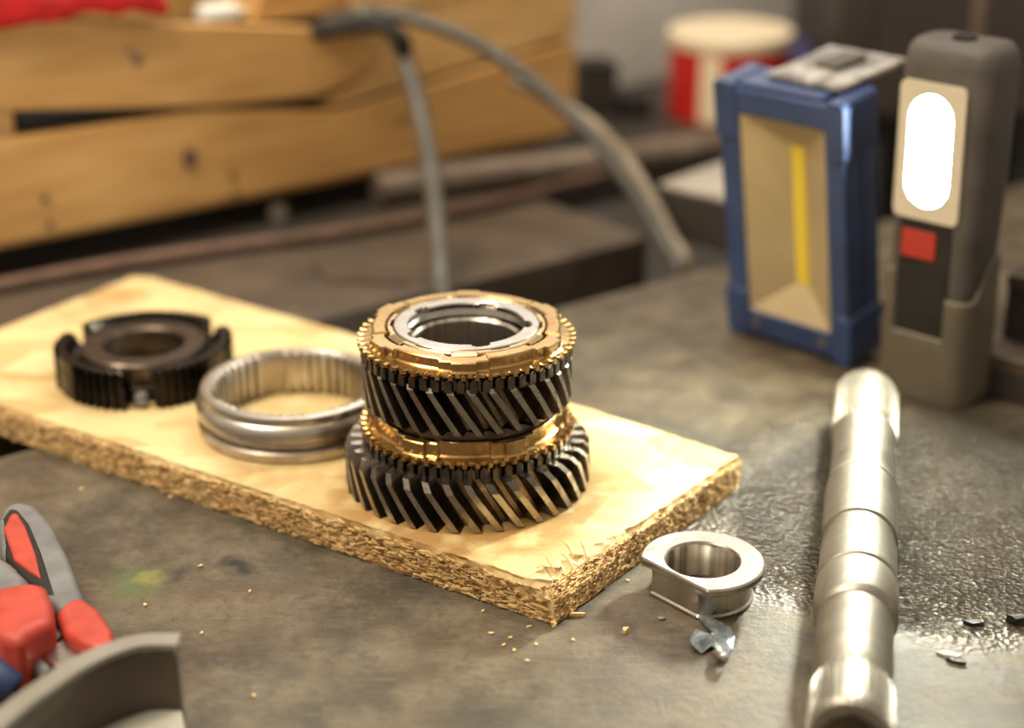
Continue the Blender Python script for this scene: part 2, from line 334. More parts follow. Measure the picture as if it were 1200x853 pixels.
# ------------------------------------------------------------------ pressed flake board
cor = [Vector((.014, .4905, 0)), Vector((.0876, .5927, 0)), Vector((.0253, .6431, 0)), Vector((-.078, .7259, 0)), Vector((-.178, .7985, 0)), Vector((-.188, .8005, 0)), Vector((-.2343, .7289, 0)), Vector((-.269, .6793, 0)), Vector((-.2095, .6396, 0))]
T = .014
def board():
    per = []
    n = len(cor)
    for i in range(n):
        a = cor[i]; b = cor[(i+1) % n]; L = (b-a).length; k = max(1, int(L/.0014))
        for j in range(k): per.append(a.lerp(b, j/k))
    m = len(per); nor = []
    for i in range(m):
        t = (per[(i+3) % m]-per[(i-3) % m]).normalized(); nor.append(Vector((t.y, -t.x, 0)))
    rings = []
    zs = [0, .001, .003, .005, .007, .009, .011, .0128, .0138, .014]
    for zi, z in enumerate(zs):
        r = []
        for i, p in enumerate(per):
            q = p+Vector((0, 0, z))
            amp = .0013 if 0 < zi < 8 else .0007
            d = noise.noise(q*170+Vector((0, 0, z*900)))*amp+noise.noise(q*650)*amp*.8-.0004
            fc = (p-cor[0]).length; rt = (p-cor[0]).dot((cor[1]-cor[0]).normalized())
            on_right = abs((p-cor[0]).cross((cor[1]-cor[0]).normalized()).z) < .002
            dmg = 0
            if on_right: dmg = max(0, .0085-rt*.15)*max(0, min(1, (rt+.004)/.006))+.0018*max(0, 1-rt/.1)
            dmg = max(dmg, .0045*max(0, 1-fc/.012))
            if z > .009: d -= dmg*((z-.009)/.005)**.9*(1+.6*noise.noise(q*300))
            if z > .0125: d -= .0007
            zz = z - (.0006*noise.noise(p*260) if zi == 9 else 0)*(1 if fc < .05 else .3)
            r.append(p+nor[i]*d+Vector((0, 0, zz)))
        rings.append(r)
    return loft(rings, False, True)
bt = thing('flake_board', 'rough pale pressed-wood board on the bench carrying the gear parts', 'board', (-.09, .64, 0))
obj('panel', board(), BOARD, bt, angle=50)
# loose flakes standing out of the sawn sides
def strands(mats, cnt, seed):
    r = random.Random(seed); V = []; F = []
    segs = [(cor[8], cor[0], 150), (cor[7], cor[8], 30), (cor[0], cor[1], 160), (cor[6], cor[7], 15)]
    tot = sum(s[2] for s in segs)
    for a, b, wgt in segs:
        e = (b-a); L = e.length; e.normalize(); nrm = Vector((e.y, -e.x, 0))
        for _ in range(int(cnt*wgt/tot)):
            t = r.uniform(.01, .99); z = r.uniform(.0008, .0125)
            if a == cor[0]:
                s = t*L; z = min(z, .0125)
                inset = max(0, .0085-s*.15)*max(0, (z-.009)/.005)
            else: inset = 0
            c = a.lerp(b, t)+Vector((0, 0, z))+nrm*(r.uniform(-.0003, .0005)-inset)
            ln = r.uniform(.001, .0045); wd_ = r.uniform(.0002, .0006); th = r.uniform(.00015, .00045)
            ang = r.gauss(0, .22); dirv = (e*cos(ang)+Vector((0, 0, 1))*sin(ang)+nrm*r.uniform(-.12, .15)).normalized()
            s1 = dirv.cross(nrm).normalized(); s2 = dirv.cross(s1)
            k = len(V)
            for sx, sy, sz in ((-1,-1,-1),(1,-1,-1),(1,1,-1),(-1,1,-1),(-1,-1,1),(1,-1,1),(1,1,1),(-1,1,1)):
                tp = .5 if sx > 0 else 1
                V.append(tuple(c+dirv*sx*ln/2+s1*sy*th*tp+s2*sz*wd_*tp))
            F += [tuple(i+k for i in q) for q in [(0,3,2,1),(4,5,6,7),(0,1,5,4),(1,2,6,5),(2,3,7,6),(3,0,4,7)]]
    return V, F
for mm, cnt, sd in ((CHIP, 2600, 1), (CHIP3, 1800, 2), (CHIP2, 750, 3)):
    tag(obj('edge_flakes', strands(None, cnt, sd), mm, bt, smooth=False), kind='stuff')
# curled splinters lifted at the broken corner
for (x0, y0, x1, y1, hh) in ((659, 638, 672, 652, .003), (681, 641, 688, 655, .003), (658, 652, 672, 664, .002), (630, 668, 641, 662, .0016), (690, 660, 704, 652, .0014), (672, 664, 684, 668, .0015), (640, 655, 650, 668, .001), (712, 634, 722, 628, .0015)):
    a = at(x0, y0, T+.001); b = at(x1, y1, T+.0005); c = a.lerp(b, .5)+Vector((0, 0, hh*.5)); a = a+Vector((0, 0, hh*.6))
    obj('splinter', tube([a, c, b-Vector((0, 0, .0008))], lambda t: (.0005*(1-.5*t), .0002), 6), CHIP3, bt)

# ------------------------------------------------------------------ gears
def gear(c, N, z0, z1, rt, rr, rin, twist, phase=0, cham=.003, chr_=.0022, tipw=.16, rootw=.30):
    ang = []; rad = []
    for k in range(N):
        for u, rr_ in ((-.5, 0), (-.35, 0), (-.29, .12), (-.225, .60), (-.165, 1), (.165, 1), (.225, .60), (.29, .12), (.35, 0)):
            ang.append(2*pi*(k+u)/N+phase); rad.append(rr_)
    def R(z, dr=0): 
        tw = twist*(z1-z)/(z1-z0)
        return [(c[0]+(rr+(rt-rr-dr)*q)*cos(a+tw), c[1]+(rr+(rt-rr-dr)*q)*sin(a+tw), c[2]+z) for a, q in zip(ang, rad)]
    def I(z): return [(c[0]+rin*cos(a), c[1]+rin*sin(a), c[2]+z) for a in ang]
    zs = [z0+(z1-cham-z0)*i/7 for i in range(8)]
    rings = [I(z0), R(z0, .0012)]+[R(zs[0]+.0009)]+[R(z) for z in zs[1:]]+[R(z1, chr_), ]
    tw0 = 0
    rings += [[(c[0]+(rr-.0006)*cos(a), c[1]+(rr-.0006)*sin(a), c[2]+z1) for a in ang], I(z1)]
    return loft(rings, True)
def dogs(c, N, z0, z1, rt, rr, rin, phase=0, roof=.0012):     # short straight teeth with pointed tops
    ang = []; rad = []; top = []
    for k in range(N):
        for u, q, h in ((-.5, 0, 0), (-.40, 0, 0), (-.29, 1, 0), (0, 1.08, 1), (.29, 1, 0), (.40, 0, 0)):
            ang.append(2*pi*(k+u)/N+phase); rad.append(q); top.append(h)
    R = lambda z, f: [(c[0]+(rr+(rt-rr)*q)*cos(a), c[1]+(rr+(rt-rr)*q)*sin(a), c[2]+z-(roof*(1-h) if f else 0)) for a, q, h in zip(ang, rad, top)]
    I = lambda r, z: [(c[0]+r*cos(a), c[1]+r*sin(a), c[2]+z) for a in ang]
    return loft([I(rin, z0), R(z0, 0), R(z1, 1), I(rr-.0008, z1-.0001), I(rin, z1-.0001)], True)
def darker_roots(o, rtip):            # faces between the tooth lands get a darker steel
    o.data.materials.append(DARK_FLANK)
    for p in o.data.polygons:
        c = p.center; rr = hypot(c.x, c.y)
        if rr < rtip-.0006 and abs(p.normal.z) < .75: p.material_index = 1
GC = Vector((-.0164, .5729, T))
g1 = thing('helical_gear', 'large bottom helical gear with slanted teeth, under the gold rings, standing on the board', 'gear', GC, group=None)
darker_roots(obj('toothed_wheel', gear(GC, 36, 0, .0183, .0452, .0385, .024, .27, .02), STEEL, g1, angle=28), .0452)
obj('dog_ring', dogs(GC, 54, .0180, .0226, .0385, .0362, .024), STEEL_DARK, g1, angle=28)
obj('hub_cone', lathe(GC, [(.020, .001), (.024, .0), (.033, .018), (.0322, .0335), (.020, .0335)]), STEEL_DARK, g1)
g2 = thing('helical_gear', 'smaller upper helical gear with dark slanted teeth between the two gold rings', 'gear', GC+Vector((0, 0, .0338)))
darker_roots(obj('toothed_wheel', gear(GC, 32, .0338, .0515, .0381, .0312, .022, .30, .05, .0015, .001), STEEL, g2, angle=28), .0381)
obj('dog_ring', dogs(GC, 54, .0508, .0556, .0382, .0362, .022, .03), STEEL_DARK, g2, angle=28)
obj('inner_bore', lathe(GC, [(.0188, .034), (.0212, .034), (.0212, .0560), (.0206, .0566), (.0198, .0566), (.0190, .0556), (.0189, .040)]), BORE, g2)
def lobes(t, ph, steps, n=6):
    x = abs(((t-ph+pi/n) % (2*pi/n))-pi/n); x = x*180/pi
    for lim, r in steps:
        if x < lim: return r
    return steps[-1][1]
def synchro(c, zb, zt, ph, rin, pocket, name, label, N=54):
    n = 54*12; ths = [2*pi*i/n for i in range(n)]
    def rf(t):
        u = (t*N/(2*pi)) % 1; u = abs(u-.5)
        return .0394 if u < .2 else (.0372 if u > .3 else .0394-(u-.2)/.1*.0022)
    def roof(t):
        u = abs(((t*N/(2*pi)) % 1)-.5); return zb+.0008+(.0010 if u < .06 else (.0010*(1-(u-.06)/.16) if u < .22 else 0))
    Tf = lambda t: lobes(t, ph, [(7.2, .0367), (14, .0352), (15, .0346), (99, .0338)])
    top = lambda t: zt-(.0004 if lobes(t, ph, [(14, 1), (99, 0)]) else 0)
    ri = (lambda t: lobes(t, ph, [(11, .0305), (13, .0299), (99, .0289)])) if pocket else rin
    rings = [ringpts(c, ths, rin if not pocket else .0289, zb-.0002), ringpts(c, ths, rf, zb-.0002), ringpts(c, ths, rf, roof),
             ringpts(c, ths, lambda t: min(rf(t), .0370), zb+.0012), ringpts(c, ths, lambda t: Tf(t)+.0006, zb+.0015), ringpts(c, ths, Tf, zb+.0022),
             ringpts(c, ths, Tf, lambda t: top(t)-.0004), ringpts(c, ths, lambda t: Tf(t)-.0005, top), ringpts(c, ths, lambda t: (ri(t) if callable(ri) else ri)+.0005, top),
             ringpts(c, ths, ri, lambda t: top(t)-.0006), ringpts(c, ths, ri, zb+.001)]
    t_ = thing(name, label, 'ring', c+Vector((0, 0, zb)))
    obj('ring_body', loft(rings, True), BRASS, t_, angle=28)
    return t_
synchro(GC, .0230, .0303, radians(-120), .0330, False, 'synchronizer_ring', 'lower gold-coloured notched brass ring between the two helical gears')
synchro(GC, .0560, .0617, radians(-90), .0289, True, 'synchronizer_ring', 'upper gold-coloured notched brass ring with six lobes on top of the stack')
# middle brass ring with tabs, steel cone ring inside
n_ = 540; ths = [2*pi*i/n_ for i in range(n_)]
mr = lambda t: lobes(t, radians(-90), [(9, .0295), (99, .0285)])
mi = lambda t: lobes(t, radians(-62), [(7, .0272), (8, .0268), (99, .0264)])
mid = obj('inner_brass_ring', loft([ringpts((0, 0, 0), ths, .0264, 0), ringpts((0, 0, 0), ths, .0286, 0), ringpts((0, 0, 0), ths, .0286, .0036), ringpts((0, 0, 0), ths, mr, .0038), ringpts((0, 0, 0), ths, mr, lambda t: .0052-(.0005 if mr(t) > .029 else 0)), ringpts((0, 0, 0), ths, lambda t: mr(t)-.0004, lambda t: .0055-(.0005 if mr(t) > .029 else 0)), ringpts((0, 0, 0), ths, lambda t: mi(t)+.0003, .0055), ringpts((0, 0, 0), ths, mi, .0052)], True), BRASS_LIGHT, None, angle=28, world=False)
mid.location = GC+Vector((0, 0, .0562)); tag(mid, 'thin pale brass ring with tabs, nested inside the topmost gold ring', 'ring')
so = lambda t: .0262
si = lambda t: lobes(t, radians(-75), [(6, .0232), (9, .0225), (99, .0208)], 5)
cone = obj('steel_cone_ring', loft([ringpts((0, 0, 0), ths, .0222, 0), ringpts((0, 0, 0), ths, .0262, 0), ringpts((0, 0, 0), ths, .0262, .0048), ringpts((0, 0, 0), ths, .0258, .0052), ringpts((0, 0, 0), ths, lambda t: si(t)+.0004, .0052), ringpts((0, 0, 0), ths, si, .0048), ringpts((0, 0, 0), ths, lambda t: si(t)+.0004, .0030), ringpts((0, 0, 0), ths, .0232, .0028)], True), STEEL_BRIGHT, None, angle=28, world=False)
cone.location = GC+Vector((0, 0, .0568)); tag(cone, 'silvery steel ring with inner notches around the open bore of the stack', 'ring')

# sliding sleeve (grooved ring)
SC = Vector((-.0862, .6215, T))
sl = thing('grooved_ring', 'hollow grooved steel ring with inner splines lying on the board left of the gear stack', 'ring', SC)
NS = 48; tt = []; rr_ = []
for k in range(NS):
    flat = (k % 12) in (0, 1)
    for u, q in ((-.5, 0), (-.26, 0), (-.2, 1), (.2, 1), (.26, 0)):
        tt.append(2*pi*(k+u)/NS+.35); rr_.append(0 if flat else q)
ip = lambda z, off=0: [(SC.x+(.0322-.0020*q+off)*cos(a), SC.y+(.0322-.0020*q+off)*sin(a), SC.z+z) for a, q in zip(tt, rr_)]
op = lambda r, z: [(SC.x+r*cos(a), SC.y+r*sin(a), SC.z+z) for a in tt]
obj('sleeve_body', loft([op(.0328, 0), op(.0368, 0), op(.0380, .0008), op(.0382, .0040), op(.0374, .0050), op(.0352, .0053), op(.0350, .0078), op(.0376, .0082), op(.0388, .0092), op(.0388, .0125), op(.0380, .0145), op(.0368, .0155), op(.0370, .0172), op(.0366, .0185), op(.0352, .0190), op(.0336, .0190), ip(.0180, .0004), ip(.0165), ip(.0025), ip(.0010, .0006)], True), STEEL_SATIN, sl, angle=32)

# synchro hub (black, three slots)
HC = Vector((-.1557, .6708, T))
hb = thing('synchronizer_hub', 'black oily splined hub with three slots, farthest left on the board', 'hub', HC)
slots = [radians(278), radians(38), radians(156)]
nh = 60*8; thh = [2*pi*i/nh for i in range(nh)]
def sd(t): return min(abs((t-s+pi) % (2*pi)-pi) for s in slots)
def ho(t):
    if sd(t) < radians(9.2): return .0278
    if sd(t) > radians(48): 
        return .0362
    u = abs(((t*60/(2*pi)) % 1)-.5); return .0372 if u < .24 else .0352
def ht(t): return .0065 if sd(t) < radians(9.2) else .0170
hp = lambda r, z: ringpts(HC, thh, r, z)
fl = lambda t: .0064 if sd(t) < radians(9.2) else .0164
obj('splined_rim', loft([hp(.0155, 0.001), hp(.0260, .001), hp(ho, 0), hp(ho, lambda t: ht(t)-.0005), hp(lambda t: ho(t)-.0007, ht), hp(lambda t: min(ho(t)-.0008, .0322), ht), hp(lambda t: min(ho(t)-.0012, .0300), lambda t: min(ht(t), .0120)), hp(lambda t: min(ho(t)-.0015, .0270), lambda t: min(ht(t), .0112)), hp(.0155, .0062)], True), HUB, hb, angle=30)
obj('raised_boss', lathe(HC, [(.0165, .0062), (.0262, .0062), (.0262, .0150), (.0252, .0160), (.0180, .0160), (.0168, .0150)]), HUBFACE, hb)
sb = obj('detent_stub', lathe((HC.x+.0325*cos(slots[0]), HC.y+.0325*sin(slots[0]), HC.z+.002), [(.0030, 0), (.0030, .003), (.0022, .0042), (.001, .0045)], 20, False, True), PALEGREY, hb)

# ------------------------------------------------------------------ bushing with flat
BC = Vector((.0648, .5115, 0))
pa = at(757, 652, .013); pb = at(838, 693, .013)
e = (pb-pa).normalized(); nf = Vector((e.y, -e.x, 0)); 
if nf.dot(BC-pa) > 0: nf = -nf
dist = (pa-BC).dot(nf); phi = atan2(nf.y, nf.x)
def cut(R, dc, t): 
    c_ = cos(t-phi); return min(R, dc/c_) if c_ > .05 else R
nb = 360; thb = [2*pi*i/nb for i in range(nb)]
for t0, R_, dc in ((1, .0212, dist), ): pass
bp_ = lambda R_, dc, z: ringpts(BC, thb, (lambda t: cut(R_, dc, t)), z)
bs = thing('flanged_bushing', 'small shiny steel flanged bushing with one flat side, on the bench right of the board', 'bushing', BC)
ZB = .0135; dc1 = max(dist, .0142); dc2 = dc1-.0009
obj('bushing_body', loft([ringpts(BC, thb, .0126, 0), bp_(.0172, dc2, 0), bp_(.0178, dc2+.0006, .0004), bp_(.0178, dc2+.0006, .0012), bp_(.0170, dc2, .0018), bp_(.0170, dc2, ZB-.0034), bp_(.0205, dc1, ZB-.0030), bp_(.0211, dc1+.0002, ZB-.0024), bp_(.0211, dc1+.0002, ZB-.0006), bp_(.0205, dc1-.0002, ZB), ringpts(BC, thb, .0131, ZB), ringpts(BC, thb, .0126, ZB-.0006)], True), STEEL_BRIGHT, bs, angle=30)
obj('bore_lining', lathe(BC, [(.0126, .0006), (.01262, ZB-.0008), (.0122, ZB-.0016), (.0122, .0006)], 96), BORE, bs)

# ------------------------------------------------------------------ splined shaft lying on the bench
SA = Vector((.0984, .4200, 0)); SBv = Vector((.1480, .6554, 0)); sdv = (SBv-SA).normalized(); SA = SA-sdv*.013; side = Vector((sdv.y, -sdv.x, 0)); RZ = .0136
def sring(s, r, teeth=False, n=240):
    out = []
    for i in range(n):
        a = 2*pi*i/n; q = r
        if teeth: q = r if (i % 8) in (0, 1, 2, 3) else r-.0011
        out.append(SA+sdv*s+side*q*cos(a)+Vector((0, 0, RZ+q*sin(a))))
    return out
def sprof(pr): return loft([sring(*p) for p in pr], False, True)
sh = thing('splined_shaft', 'long stepped steel shaft with splined ends lying towards the lamp', 'shaft', (SA.x, SA.y, 0))
obj('near_spline', sprof([(0, .0095), (.0003, .0112), (.0018, .0118, True), (.003, .0125, True), (.022, .0125, True), (.0245, .0117, True)]), SHAFT, sh, angle=30)
obj('end_recess', sprof([(-.0004, .0040), (-.0006, .0078), (.0006, .0094)]), STEEL_DARK, sh, angle=30)
obj('shaft_body', sprof([(.0240, .0113), (.0255, .0117), (.0275, .0120), (.0640, .0120), (.0655, .0132), (.0670, .0136), (.0845, .0136), (.0855, .0131), (.0862, .0126), (.0872, .0126), (.0878, .0132), (.0895, .0134), (.0905, .0130), (.1110, .0130), (.1114, .0124), (.1190, .0124), (.1194, .0131), (.1550, .0131), (.1556, .0126), (.1572, .0126), (.1578, .0130), (.1600, .0128), (.1615, .0119), (.2080, .0118)]), SHAFT, sh, angle=30)
obj('far_spline', sprof([(.2075, .0116, True), (.2085, .0128, True), (.2460, .0130, True), (.2490, .0122, True), (.2500, .0105)]), SHAFT, sh, angle=30)

# ------------------------------------------------------------------ work lights: local frame u (width), n (out of the face), up
def frame(base, ang, lean):
    a = radians(ang); u = Vector((cos(a), sin(a), 0)); n = Vector((u.y, -u.x, 0))
    if n.y > 0: n = -n
    L_ = radians(lean); up = Vector((0, 0, cos(L_)))+n*sin(L_); nn = n*cos(L_)-Vector((0, 0, sin(L_)))
    return lambda x, y, z: base+u*x+nn*y+up*z
# blue floodlight
wbase = Vector((.1040, .7607, .0015)); WW, WH, WD = .0690, .1245, .026
W = frame(wbase, -45, 9.5)
wl = thing('flood_light', 'blue rectangular work light with tan reflector, switched off, beside the lit lamp', 'work light', (wbase.x, wbase.y, 0))
def wprism(pts, y0, y1, F_=None):   # outline in (x,z), from depth y0 to y1
    F_ = F_ or W; n = len(pts)
    return [F_(x, y0, z) for x, z in pts]+[F_(x, y1, z) for x, z in pts], [tuple(range(n)), tuple(range(n, 2*n))[::-1]]+[(i, (i+1) % n, n+(i+1) % n, n+i) for i in range(n)]
def rrect(x0, x1, z0, z1, r, k=4):
    o = []
    for cx_, cz_, a0_ in ((x1-r, z1-r, 0), (x0+r, z1-r, 90), (x0+r, z0+r, 180), (x1-r, z0+r, 270)):
        for i in range(k+1):
            a = radians(a0_+90*i/k); o.append((cx_+r*cos(a), cz_+r*sin(a)))
    return o
def wring(outer, inner, y0, y1, F_=None):
    F_ = F_ or W
    return loft([[F_(x, y0, z) for x, z in outer], [F_(x, y1, z) for x, z in outer], [F_(x, y1, z) for x, z in inner], [F_(x, y0, z) for x, z in inner]], True)
oo = rrect(.001, WW-.001, .001, WH-.001, .007); ii = rrect(.0125, WW-.011, .014, WH-.013, .0015)
ff_ = obj('front_frame', wring(oo, ii, -.012, 0), BLUE, wl, bevel=.0012, angle=40)
obj('back_housing', wprism(rrect(.001, WW-.001, .001, WH-.001, .007), -WD, -.0122), BLUE, wl, bevel=.002)
for x0, x1 in ((-.0006, .0165), (WW-.0165, WW+.0006)):      # proud corner bumpers
    for z0, z1 in ((-.001, .024), (WH-.026, WH+.0012)):
        xx = (x0, .0115) if x0 < .02 else (WW-.0095, x1)
        obj('corner_bumper', wprism(rrect(xx[0], xx[1], z0, z1, .003), -WD+.002, .0009), BLUE, wl, bevel=.0009)
obj('top_rail', wprism(rrect(.012, WW-.012, WH-.0015, WH+.0014, .001), -WD+.004, -.002), BLUE, wl, bevel=.0006)
# reflector: four slopes into a valley
xa, xb, za, zb_ = .0125, WW-.011, .014, WH-.013; xm = (xa+xb)/2+.0015; zc, zd = za+.016, zb_-.016; yd = -.011
V_ = [W(xa, -.001, za), W(xb, -.001, za), W(xb, -.001, zb_), W(xa, -.001, zb_), W(xm-.002, yd, zc), W(xm+.002, yd, zc), W(xm+.002, yd, zd), W(xm-.002, yd, zd)]
V_ += [W(xa, -.0118, za), W(xb, -.0118, za), W(xb, -.0118, zb_), W(xa, -.0118, zb_)]
refl = obj('reflector', (V_, [(0, 1, 5, 4), (1, 2, 6, 5), (2, 3, 7, 6), (3, 0, 4, 7), (4, 5, 6, 7), (0, 8, 9, 1), (1, 9, 10, 2), (2, 10, 11, 3), (3, 11, 8, 0), (8, 11, 10, 9)]), TANREF, wl, smooth=False)
obj('led_strip', wprism([(xm-.0033, zc-.001), (xm+.0033, zc-.001), (xm+.0033, zd+.004), (xm-.0033, zd+.004)], yd, yd+.0012), YELLOW, refl)
for cx_, cz_ in ((.0165, .0085), (WW-.015, .0085)):
    obj('screw', wprism([(cx_+.0022*cos(i*pi/6), cz_+.0022*sin(i*pi/6)) for i in range(12)], 0, .0006), STEEL_BRIGHT, ff_)
# grey carrying handle folded on the back / top
hd = [W(.020, -.010, WH), W(.020, -.014, WH+.010), W(.030, -.030, WH+.013), W(WW+.002, -.036, WH+.012), W(WW+.004, -.016, WH+.004), W(WW-.010, -.010, WH)]
hpl = obj('handle_plate', (lambda: (lambda p: prism(p, (0, 0, .003)))([W(.022, -.009, WH+.0015), W(WW-.008, -.009, WH+.0015), W(WW+.001, -.045, WH+.004), W(.030, -.045, WH+.004)]))(), PALEGREY, wl, bevel=.001)
obj('handle_grip', prism([W(.038, -.022, WH+.005), W(.050, -.022, WH+.005), W(.056, -.036, WH+.0065), W(.044, -.036, WH+.0065)], (0, 0, .003)), RUBBER, hpl, bevel=.001)
obj('rear_foot', prism([W(.012, -WD-.001, .02), W(WW-.012, -WD-.001, .02), W(WW-.012, -WD-.022, .0002), W(.012, -WD-.022, .0002)], W(0, -.006, 0)-W(0, 0, 0)), RUBBER, wl)

# lit inspection lamp
lbase = Vector((.1615, .6930, 0)); LW, LH, LD = .0390, .1480, .0270
Lf = frame(lbase, -43, 2.5)
il = thing('inspection_lamp', 'tall dark rubber inspection lamp with glowing white oval light and red button', 'lamp', (lbase.x, lbase.y, 0))
def sect(z, gx, gy, r, cx_=0, k=5):     # rounded-rectangle cross-section grown by gx, gy
    o = []
    x0, x1, y0, y1 = -gx, LW+gx+cx_, -LD-gy, gy*.0
    for px, py, a0_ in ((x1-r, y1-r, 0), (x0+r, y1-r, 90), (x0+r, y0+r, 180), (x1-r, y0+r, 270)):
        for i in range(k+1):
            a = radians(a0_+90*i/k); o.append(Lf(px+r*cos(a), py+r*sin(a), z))
    return o
def sect2(z, x0, x1, y0, y1, r, k=5):
    o = []
    for px, py, a0_ in ((x1-r, y1-r, 0), (x0+r, y1-r, 90), (x0+r, y0+r, 180), (x1-r, y0+r, 270)):
        for i in range(k+1):
            a = radians(a0_+90*i/k); o.append(Lf(px+r*cos(a), py+r*sin(a), z))
    return o
sec = [(.004, .002, LW-.004, -LD+.002, -.0015, .006), (.030, .001, LW-.002, -LD+.001, -.001, .006), (.055, 0, LW, -LD, 0, .007), (.10, -.0005, LW+.002, -LD-.001, 0, .007), (.145, -.0005, LW+.003, -LD-.002, 0, .008), (.1515, .0005, LW+.0022, -LD-.0012, -.0008, .008), (.1545, .0025, LW, -LD+.001, -.003, .007), (.1555, .006, LW-.004, -LD+.005, -.007, .006)]
obj('lamp_body', loft([sect2(*s) for s in sec], False, True), RUBBER, il, angle=50)
ho_ = Lf(LW*.55, -LD*.5, .1556)
obj('hang_hole', lathe(ho_, [(.0008, 0.0), (.0052, 0.0), (.0050, .0009), (.0036, .0010), (.0032, .0004)], 24), BLACKP, il)
Lp = lambda pts, y0, y1: wprism(pts, y0, y1, Lf)
# black front strip
fpn = obj('front_panel', Lp(rrect(.0060, .0300, .030, .081, .0015), -.0005, .0006), BLACKP, il)
st = []
lx0, lx1, lz0, lz1 = .0055, .0290, .0855, .1365
def stad(g):
    o = []; x0, x1, z0, z1 = lx0+g, lx1-g, lz0+g, lz1-g; r = (x1-x0)/2; c_ = (x0+x1)/2
    for i in range(16): a = pi*i/15; o.append((c_+r*cos(a), z1-r+r*sin(a)))
    for i in range(16): a = pi+pi*i/15; o.append((c_+r*cos(a), z0+r+r*sin(a)))
    return o
bz = obj('lens_bezel', wring(rrect(.0025, .0325, .0815, .1395, .003, 7), stad(.0022), -.001, .0014, Lf), BEZEL, il)
obj('lit_lens', Lp(stad(.0022), -.001, .0006), LED, bz)
obj('red_button', Lp(rrect(.0075, .0235, .0645, .0765, .001), .0005, .0016), REDBTN, fpn, bevel=.0004)
# grey-tan base shell with U-shaped cut in front
gx = .0018
bo = sect2(0, -gx, LW+gx, -LD-gx, gx, .007)
def shell():
    n = 24; m0 = []; levels = []
    base_ = lambda z, t: sect2(z, -gx+t*.0, LW+gx-.002*(1-z/.06), -LD-gx, gx, .007)
    def topz(p_local):
        x, y = p_local
        if y > -.002 and .003 < x < .031: return .026
        if y > -.004: return .052
        return .052+(.009 if y < -.012 else .009*(-y-.004)/.008)
    xs = []
    # outline samples in local coordinates
    loc = []
    x0, x1, y0, y1, r = -gx, LW+gx, -LD-gx, gx, .007
    def arc(px, py, a0_):
        return [(px+r*cos(radians(a0_+90*i/6)), py+r*sin(radians(a0_+90*i/6))) for i in range(7)]
    loc += [(x1, y0+r+(y1-y0-2*r)*i/8) for i in range(1, 8)]
    loc += arc(x1-r, y1-r, 0)
    loc += [(x, y1) for x in (.0315, .0300, .0298, .022, .015, .0062, .0060, .0052)]
    loc += arc(x0+r, y1-r, 90)+arc(x0+r, y0+r, 180)+arc(x1-r, y0+r, 270)
    def tz(x, y):
        if y > gx-.0003 and .0055 < x < .0299: return .0305
        if x > .025:
            d = max(0, min(1, (y1-.004-y)/.016)); return .049+.016*(3*d*d-2*d**3)
        return .058
    R0 = [Lf(x*.97+.0005, y*.97-.0005, .0) for x, y in loc]; R1 = [Lf(x, y, .004) for x, y in loc]
    R2 = [Lf(x, y, tz(x, y)-.001) for x, y in loc]; cxm, cym = LW/2, -LD/2
    ins = lambda x, y: (x+(cxm-x)*.09, y+(cym-y)*.12)
    R3 = [Lf(*[(a+b)/2 for a, b in zip((x, y), ins(x, y))], tz(x, y)) for x, y in loc]
    R4 = [Lf(*ins(x, y), tz(x, y)-.0006) for x, y in loc]; R5 = [Lf(*ins(x, y), .002) for x, y in loc]
    return loft([R0, R1, R2, R3, R4, R5], False, True)
obj('base_shell', shell(), BASEGREY, il, angle=40)

# ------------------------------------------------------------------ pliers, other hand tool, curved rim in front
def slab(px, z1, z0=0.0, dz=None):
    pts = [at(x, y, z1) for x, y in px]; return prism(pts, (0, 0, z0-z1))
pl = thing('pliers', 'red and grey gripped pliers lying on the bench at the lower left', 'pliers', (-.165, .50, 0))
hdl = obj('handle', slab([(-4, 612), (4, 592), (20, 585), (42, 590), (62, 612), (78, 645), (90, 675), (102, 706), (80, 722), (60, 705), (40, 685), (14, 668), (0, 640)], .017, .001), GREYGRIP, pl, bevel=.006)
obj('grip_edge', slab([(2, 606), (10, 594), (22, 595), (36, 612), (50, 645), (60, 676), (68, 700), (50, 692), (26, 676), (6, 650)], .0175, .012), BLACKP, hdl, bevel=.002)
tag(obj('grip_inlay', slab([(4, 618), (12, 602), (20, 600), (30, 616), (42, 648), (48, 676), (34, 668), (16, 654)], .0186, .0165), REDPL, hdl, bevel=.001), 'red inlay')
obj('handle', slab([(-70, 600), (-20, 636), (12, 655), (34, 676), (30, 696), (0, 702), (-60, 660), (-90, 620)], .021, .004), GREYGRIP, pl, bevel=.006)
tag(obj('grip_collar', slab([(66, 716), (78, 702), (96, 698), (116, 712), (133, 738), (134, 754), (120, 762), (96, 752), (74, 738)], .0185, .001), REDPL, pl, bevel=.004), 'red collar')
tag(obj('grip_collar', slab([(-12, 690), (8, 684), (36, 679), (54, 684), (62, 704), (64, 728), (48, 732), (36, 736), (24, 752), (-8, 742)], .024, .003), REDPL, pl, bevel=.004), 'red collar')
jn = obj('jaw_neck', slab([(28, 738), (46, 728), (64, 732), (92, 752), (118, 764), (126, 780), (118, 790), (96, 792), (60, 780), (42, 764)], .014, .003), STEEL_BRIGHT, pl, bevel=.003)
obj('pivot', lathe(at(58, 748, .0142), [(.0001, .0012), (.0035, .001), (.0040, 0), (.0001, 0)], 24, False), STEEL_DARK, jn)
st_ = thing('screwdriver', 'blue handled tool with grey rod, cut by the left edge below the pliers', 'screwdriver', at(-20, 790, 0))
obj('rod', tube([at(-40, 738, .008), at(0, 756, .010), at(30, 772, .010), at(60, 792, .009)], .0032, 12), GREYGRIP, st_)
obj('handle', tube([at(-70, 775, .009), at(-25, 786, .010), at(5, 796, .009), at(22, 806, .007)], lambda t: .0078*(1-.45*t*t), 16), BLUE, st_)
